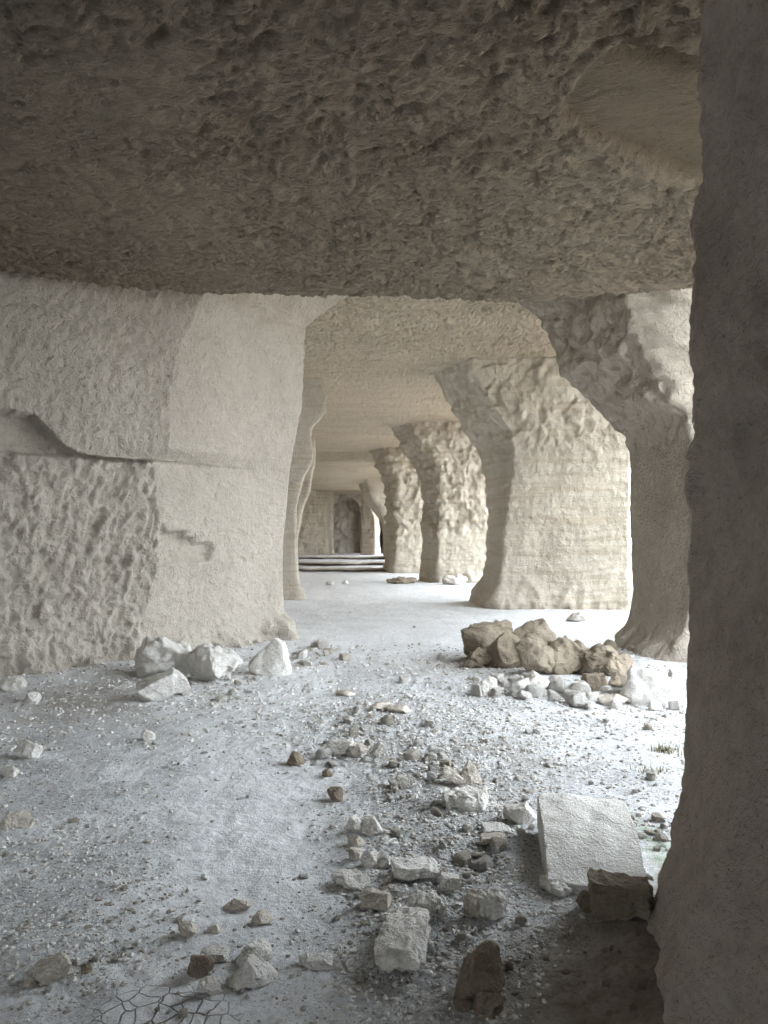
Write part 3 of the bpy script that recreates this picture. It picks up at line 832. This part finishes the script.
# left foreground
rock('rock', 47, 987, 36, 0.10, 0.8, 280, 'rounded tan rock in the left foreground', 'rockt', planes=6, rough=0.05)
rock('rock', 27, 989, 13, 0.03, 0.8, 281, 'flat chip left of the rounded tan foreground rock', 'rockt', sub=4)
rock('rock', 199, 981, 24, 0.08, 0.8, 282, 'dark grey angular rock left of the waisted slab', 'rockb', planes=10)
rock('rock', 207, 997, 22, 0.055, 0.9, 283, 'broken pale rock below the dark grey angular rock', 'rockw', planes=9)


def waisted():
    X, Y, Z = on_floor(250, 990); a = 46 / F * Y
    v1, f1 = rock_shape(284, (a * 1.1, a * 0.95, 0.075), 5, 6, 0.06, base=0.4)
    v2, f2 = rock_shape(294, (a * 0.82, a * 0.95, 0.06), 5, 6, 0.06, base=0.4)
    v2 = v2 + np.array([-0.02, a * 0.78, 0])
    link('slab', mesh_from('slab', np.concatenate([v1, v2]), np.concatenate([f1, f2 + len(v1)])), M['rockw'],
         'waisted pale slab of two lobes in the left foreground', 'rock', None, 'thing', loc=(X, Y + a * 0.4, Z - 0.004))
    FOOT.append((X, Y + a * .8, a))


waisted()
rock('rock', 237, 913, 28, 0.035, 0.6, 285, 'flat tan rock on the floor beyond the waisted slab', 'rockt', planes=7)
rock('rock', 260, 926, 20, 0.05, 0.8, 286, 'rough tan rock right of the flat tan rock', 'rockt', planes=9)
rock('rock', 185, 939, 18, 0.055, 0.8, 287, 'small rough rock left of the flat tan rock', 'rockt', planes=9)
rock('rock', 212, 934, 14, 0.035, 0.8, 288, 'pebble-sized tan rock between two small rough rocks', 'rockt', sub=4)
rock('slab', 212, 962, 28, 0.03, 0.7, 289, 'thin pale plate beyond the dark grey angular rock', 'rockw', box=True, planes=4, cat='rock')
rock('slab', 319, 970, 24, 0.035, 0.7, 290, 'pale plate on the dusty floor right of the waisted slab', 'rockw', box=True, planes=5, cat='rock')
rock('rock', 305, 966, 13, 0.045, 0.8, 291, 'small pale rock at the corner of the dusty plate', 'rockw', sub=4)
rock('rock', 85, 974, 11, 0.035, 0.8, 292, 'dark pebble-sized rock right of the rounded tan foreground rock', 'rockb', sub=4)
# far
rock('rubble_mound', 402, 584, 30, 0.16, 0.5, 295, 'dark rubble mound on the floor before the craggy pillars', 'rockb', rough=0.12, cat='mound', sink=0.3)
rock('rock', 330, 585, 8, 0.16, 0.8, 296, 'pale stone by itself far up the gallery floor', 'rockw', sub=4)
rock('rock', 345, 584, 6, 0.13, 0.8, 297, 'second pale stone far up the gallery floor, right of the first', 'rockw', sub=4)
rock('rock', 456, 585, 24, 0.3, 0.7, 298, 'chalk rubble lump at the foot of the third right pillar', 'rockw', rough=0.1, sub=4)
rock('rock', 578, 622, 18, 0.16, 0.7, 299, 'white rock on the bright floor before the banded pillar', 'rockw', rough=0.1, sub=4)


# the big rectangular block
def block():
    X0, Y0, Z0 = on_floor(590, 902)
    v, f = rock_shape(300, (0.45, 0.84, 0.22), 6, -8, 0.022, box=True)
    k = sst(-0.5, -0.02, v[:, 1]); v[:, 2] = v[:, 2] * (0.40 + 0.60 * k)
    loc = (0.97, 3.66, float(floor_h(0.97, 3.66)[0]) - 0.05)
    link('stone_block', mesh_from('stone_block', v, f), M['rockw'], 'big rectangular white block with rounded top, half sunk beside the right wall', 'block', None, 'thing', loc=loc).rotation_euler.z = -0.17
    FOOT.append((0.99, 3.8, 0.5))


block()

# ------------------------------------------------------------------ loose stones: every one its own object, sharing a few shapes
SHAPES = {}
for mname in ('rockw', 'rockt', 'rockb'):
    SHAPES[mname] = []
    for k in range(9):
        flat = (1.0, 0.85, 0.72) if k < 6 else (1.0, 0.8, 0.3)
        v, f = rock_shape(400 + k, flat, 4, 10, 0.05, box=(k % 3 == 2))
        me = mesh_from('stone', v, f); me.materials.append(M[mname]); SHAPES[mname].append(me)
PROTO = {}


def stones(n, region, smin, smax, label, group, mats, seed, powr=2.5, gap=0.75):
    r = np.random.default_rng(seed); made = 0; tries = 0
    while made < n and tries < n * 40:
        tries += 1
        px, py = region(r)
        X, Y, Z = on_floor(px, py)
        s = smin + (smax - smin) * r.random() ** powr
        if any((X - a) ** 2 + (Y - b) ** 2 < ((c + s * 0.5) * gap) ** 2 for a, b, c in FOOT): continue
        FOOT.append((X, Y, s * 0.5))
        mk = mats[int(r.integers(len(mats)))]; me = SHAPES[mk][int(r.integers(9))]
        if me.name not in PROTO:
            o = bpy.data.objects.new('stone', me); PROTO[me.name] = o
        else: o = PROTO[me.name].copy()
        COL.objects.link(o)
        o.location = (X, Y, Z - 0.05 * s); o.scale = (s, s * r.uniform(.75, 1.1), s * r.uniform(0.7, 1.05))
        o.rotation_euler = (r.uniform(-.2, .2), r.uniform(-.2, .2), r.uniform(0, 6.28))
        tag(o, label, 'stone', group, 'thing'); made += 1


def poly(pts):
    a = np.array(pts, float); lo, hi = a.min(0), a.max(0)

    def inside(x, y):
        c = False; j = len(a) - 1
        for i in range(len(a)):
            if (a[i, 1] > y) != (a[j, 1] > y) and x < (a[j, 0] - a[i, 0]) * (y - a[i, 1]) / (a[j, 1] - a[i, 1]) + a[i, 0]: c = not c
            j = i
        return c

    def g(r):
        while True:
            x, y = r.uniform(lo[0], hi[0]), r.uniform(lo[1], hi[1])
            if inside(x, y): return x, y
    return g


stones(60, poly([(468, 680), (520, 678), (600, 690), (630, 705), (600, 712), (540, 700), (478, 698)]), 0.09, 0.24, 'small white stone in the rubble before the brown boulder heap', 'white rubble stones before the brown heap', ['rockw'], 501, 1.8, 0.38)
stones(12, poly([(632, 690), (686, 668), (686, 712), (640, 712)]), 0.06, 0.15, 'small white stone around the big white boulder', 'white stones around the big white boulder', ['rockw'], 502)
stones(14, poly([(292, 650), (320, 640), (350, 660), (330, 668), (300, 666)]), 0.08, 0.22, 'pale stone piled at the corner of the left wall', 'pale stones at the left wall corner', ['rockw', 'rockt'], 503, 1.5, 0.45)
stones(24, poly([(120, 685), (250, 672), (290, 680), (240, 700), (170, 712)]), 0.04, 0.15, 'small broken stone among the rocks along the left wall', 'small stones along the left wall', ['rockw', 'rockw', 'rockt'], 504, 1.6, 0.5)
stones(44, poly([(310, 765), (330, 735), (360, 700), (430, 705), (460, 745), (440, 775), (370, 770)]), 0.035, 0.13, 'small stone in the upper part of the rubble strip', 'stones of the upper rubble strip', ['rockw', 'rockw', 'rockt'], 505, 1.7, 0.5)
stones(64, poly([(380, 790), (440, 760), (520, 760), (535, 810), (535, 880), (470, 890), (400, 870)]), 0.025, 0.085, 'small stone in the middle of the rubble strip', 'stones of the middle rubble strip', ['rockw', 'rockw', 'rockt'], 506, 1.8, 0.5)
stones(34, poly([(320, 850), (400, 840), (520, 880), (560, 910), (500, 945), (440, 960), (330, 930)]), 0.018, 0.055, 'small stone at the near end of the rubble strip', 'stones of the near rubble strip', ['rockw', 'rockt', 'rockt'], 507, 2.0)
stones(24, poly([(480, 710), (680, 715), (675, 800), (560, 795), (470, 750)]), 0.025, 0.09, 'small pale stone scattered over the right floor', 'stones over the right floor', ['rockw', 'rockw', 'rockt'], 508, 3.0)
stones(26, poly([(0, 770), (60, 715), (330, 720), (330, 880), (200, 900), (0, 900)]), 0.02, 0.07, 'small stone scattered on the open floor left of the strip', 'stones over the left floor', ['rockw', 'rockt', 'rockw'], 509, 3.0)
stones(30, poly([(0, 905), (170, 900), (330, 915), (370, 1015), (0, 1015)]), 0.014, 0.042, 'little stone on the rough floor in the left foreground', 'stones of the left foreground', ['rockt', 'rockw', 'rockt'], 510, 2.5)
stones(18, poly([(500, 950), (640, 930), (645, 1015), (520, 1015)]), 0.012, 0.04, 'small brown stone on the shaded earth by the right wall', 'stones on the shaded earth', ['rockb'], 511, 2.0)
stones(12, poly([(630, 812), (668, 800), (660, 880), (640, 880)]), 0.03, 0.08, 'small stone on the mossy ground beside the block', 'stones on the mossy ground', ['rockw', 'rockt'], 512, 1.5)
stones(12, poly([(300, 605), (470, 605), (600, 640), (460, 690), (320, 690)]), 0.05, 0.12, 'small stone on the pale floor between the near pillars', 'stones between the near pillars', ['rockw', 'rockt'], 513, 3.0)


# gravel: beyond counting
def gravel():
    r = np.random.default_rng(77); n = 46000
    Y = 2.35 * np.exp(r.random(n * 3) * math.log(11.5 / 2.35)); X = (r.random(n * 3) * 800 - 20 - 384) / F * Y
    dens = 0.28 + 0.9 * strip_mask(X, Y) + 0.5 * fbm(st(X, Y, 0 * X) * 1.4, 3, 61) + 0.5 * blob(X, Y, 1.2, 7.2, 1.6, 1.4) + 0.4 * blob(X, Y, -2.6, 8, 1.2, 1.2) + .25 * blob(X, Y, -1.3, 3.2, 1, 1)
    dens -= 0.6 * blob(X, Y, -0.75, 4.3, 0.5, 1.5, 0.15) + 0.8 * sst(-0.1, 0.4, (X - 0.55) * 0.8 - (Y - 2.85) * 0.75) * (Y < 4)
    dens -= 1.5 * blob(X, Y, -0.76, 2.58, 0.24, 0.16)
    k = (r.random(n * 3) < dens) & (np.abs(X - 0.99) + np.abs(Y - 3.8) * 0.5 > 0.42) & ~((X > 1.0) & (Y < 3.6)); X, Y = X[k][:n], Y[k][:n]; n = len(X)
    s = (0.0024 + 0.011 * r.random(n) ** 6) * (0.55 + 0.16 * Y); Z = floor_h(X, Y)
    v, f = ICO[1]; m = len(v)
    base = v[None] * (1 + 0.35 * r.normal(size=(n, m, 1)).clip(-1.2, 1.2) * 0.6)
    base = base * s[:, None, None] * np.stack([r.uniform(.8, 1.4, n), r.uniform(.7, 1.1, n), r.uniform(.45, .8, n)], -1)[:, None, :]
    a = r.uniform(0, 6.28, n); c, sn = np.cos(a)[:, None], np.sin(a)[:, None]
    x = base[..., 0] * c - base[..., 1] * sn + X[:, None]; y = base[..., 0] * sn + base[..., 1] * c + Y[:, None]
    V = np.stack([x, y, base[..., 2] + (Z + 0.25 * s)[:, None]], -1).reshape(-1, 3)
    Fq = (f[None] + (np.arange(n) * m)[:, None, None]).reshape(-1, 3)
    me = mesh_from('gravel', V, Fq, False); attr(me, 'tone', np.repeat(r.random(n), m))
    link('gravel', me, M['gravel'], 'fine chalk gravel strewn over the floor', 'gravel', kind='stuff')


M['gravel'] = stone('chalk_gravel', (0.76, 0.76, 0.75), (0.58, 0.56, 0.53), bump=0.004, sc=3, tone=True)
gravel()


# dry grass tufts
def tuft(px, py, h, n, seed, label):
    X, Y, Z = on_floor(px, py); r = np.random.default_rng(seed); V, Fq = [], []
    for k in range(n):
        a = r.uniform(0, 6.28); lean = r.uniform(.2, 1.0); L = h * r.uniform(.5, 1.1); w = 0.0035
        b = np.array([r.normal() * .05, r.normal() * .04, -0.01]); d = np.array([math.cos(a), math.sin(a), 0]); s = np.array([-d[1], d[0], 0])
        i = len(V)
        for q in (0, .33, .66, 1.0):
            c = b + d * lean * L * q * q * .8 + np.array([0, 0, L * q * (1 - .25 * lean * q)])
            V += [c - s * w * (1.05 - q), c + s * w * (1.05 - q)]
        Fq += [(i + 2 * j, i + 2 * j + 1, i + 2 * j + 3, i + 2 * j + 2) for j in range(3)]
    link('grass_tuft', mesh_from('grass_tuft', V, Fq), M['grass'], label, 'grass tuft', 'dry grass tufts on the right floor', 'thing', loc=(X, Y, Z))


mg, tg, bgr = nodes('dry_grass')
tg.links.new(ramp(tg, noise(tg, N(tg, 'ShaderNodeTexCoord').outputs['Object'], 30), (0.35, (0.11, 0.12, 0.06)), (0.65, (0.30, 0.26, 0.15))), bgr.inputs['Base Color'])
M['grass'] = mg
tuft(666, 752, 0.10, 110, 1, 'dry dark grass tuft nearest the right wall edge')
tuft(652, 772, 0.06, 60, 2, 'small low grass tuft just below the larger one')
tuft(524, 752, 0.05, 40, 3, 'tiny grass tuft alone on the right floor')
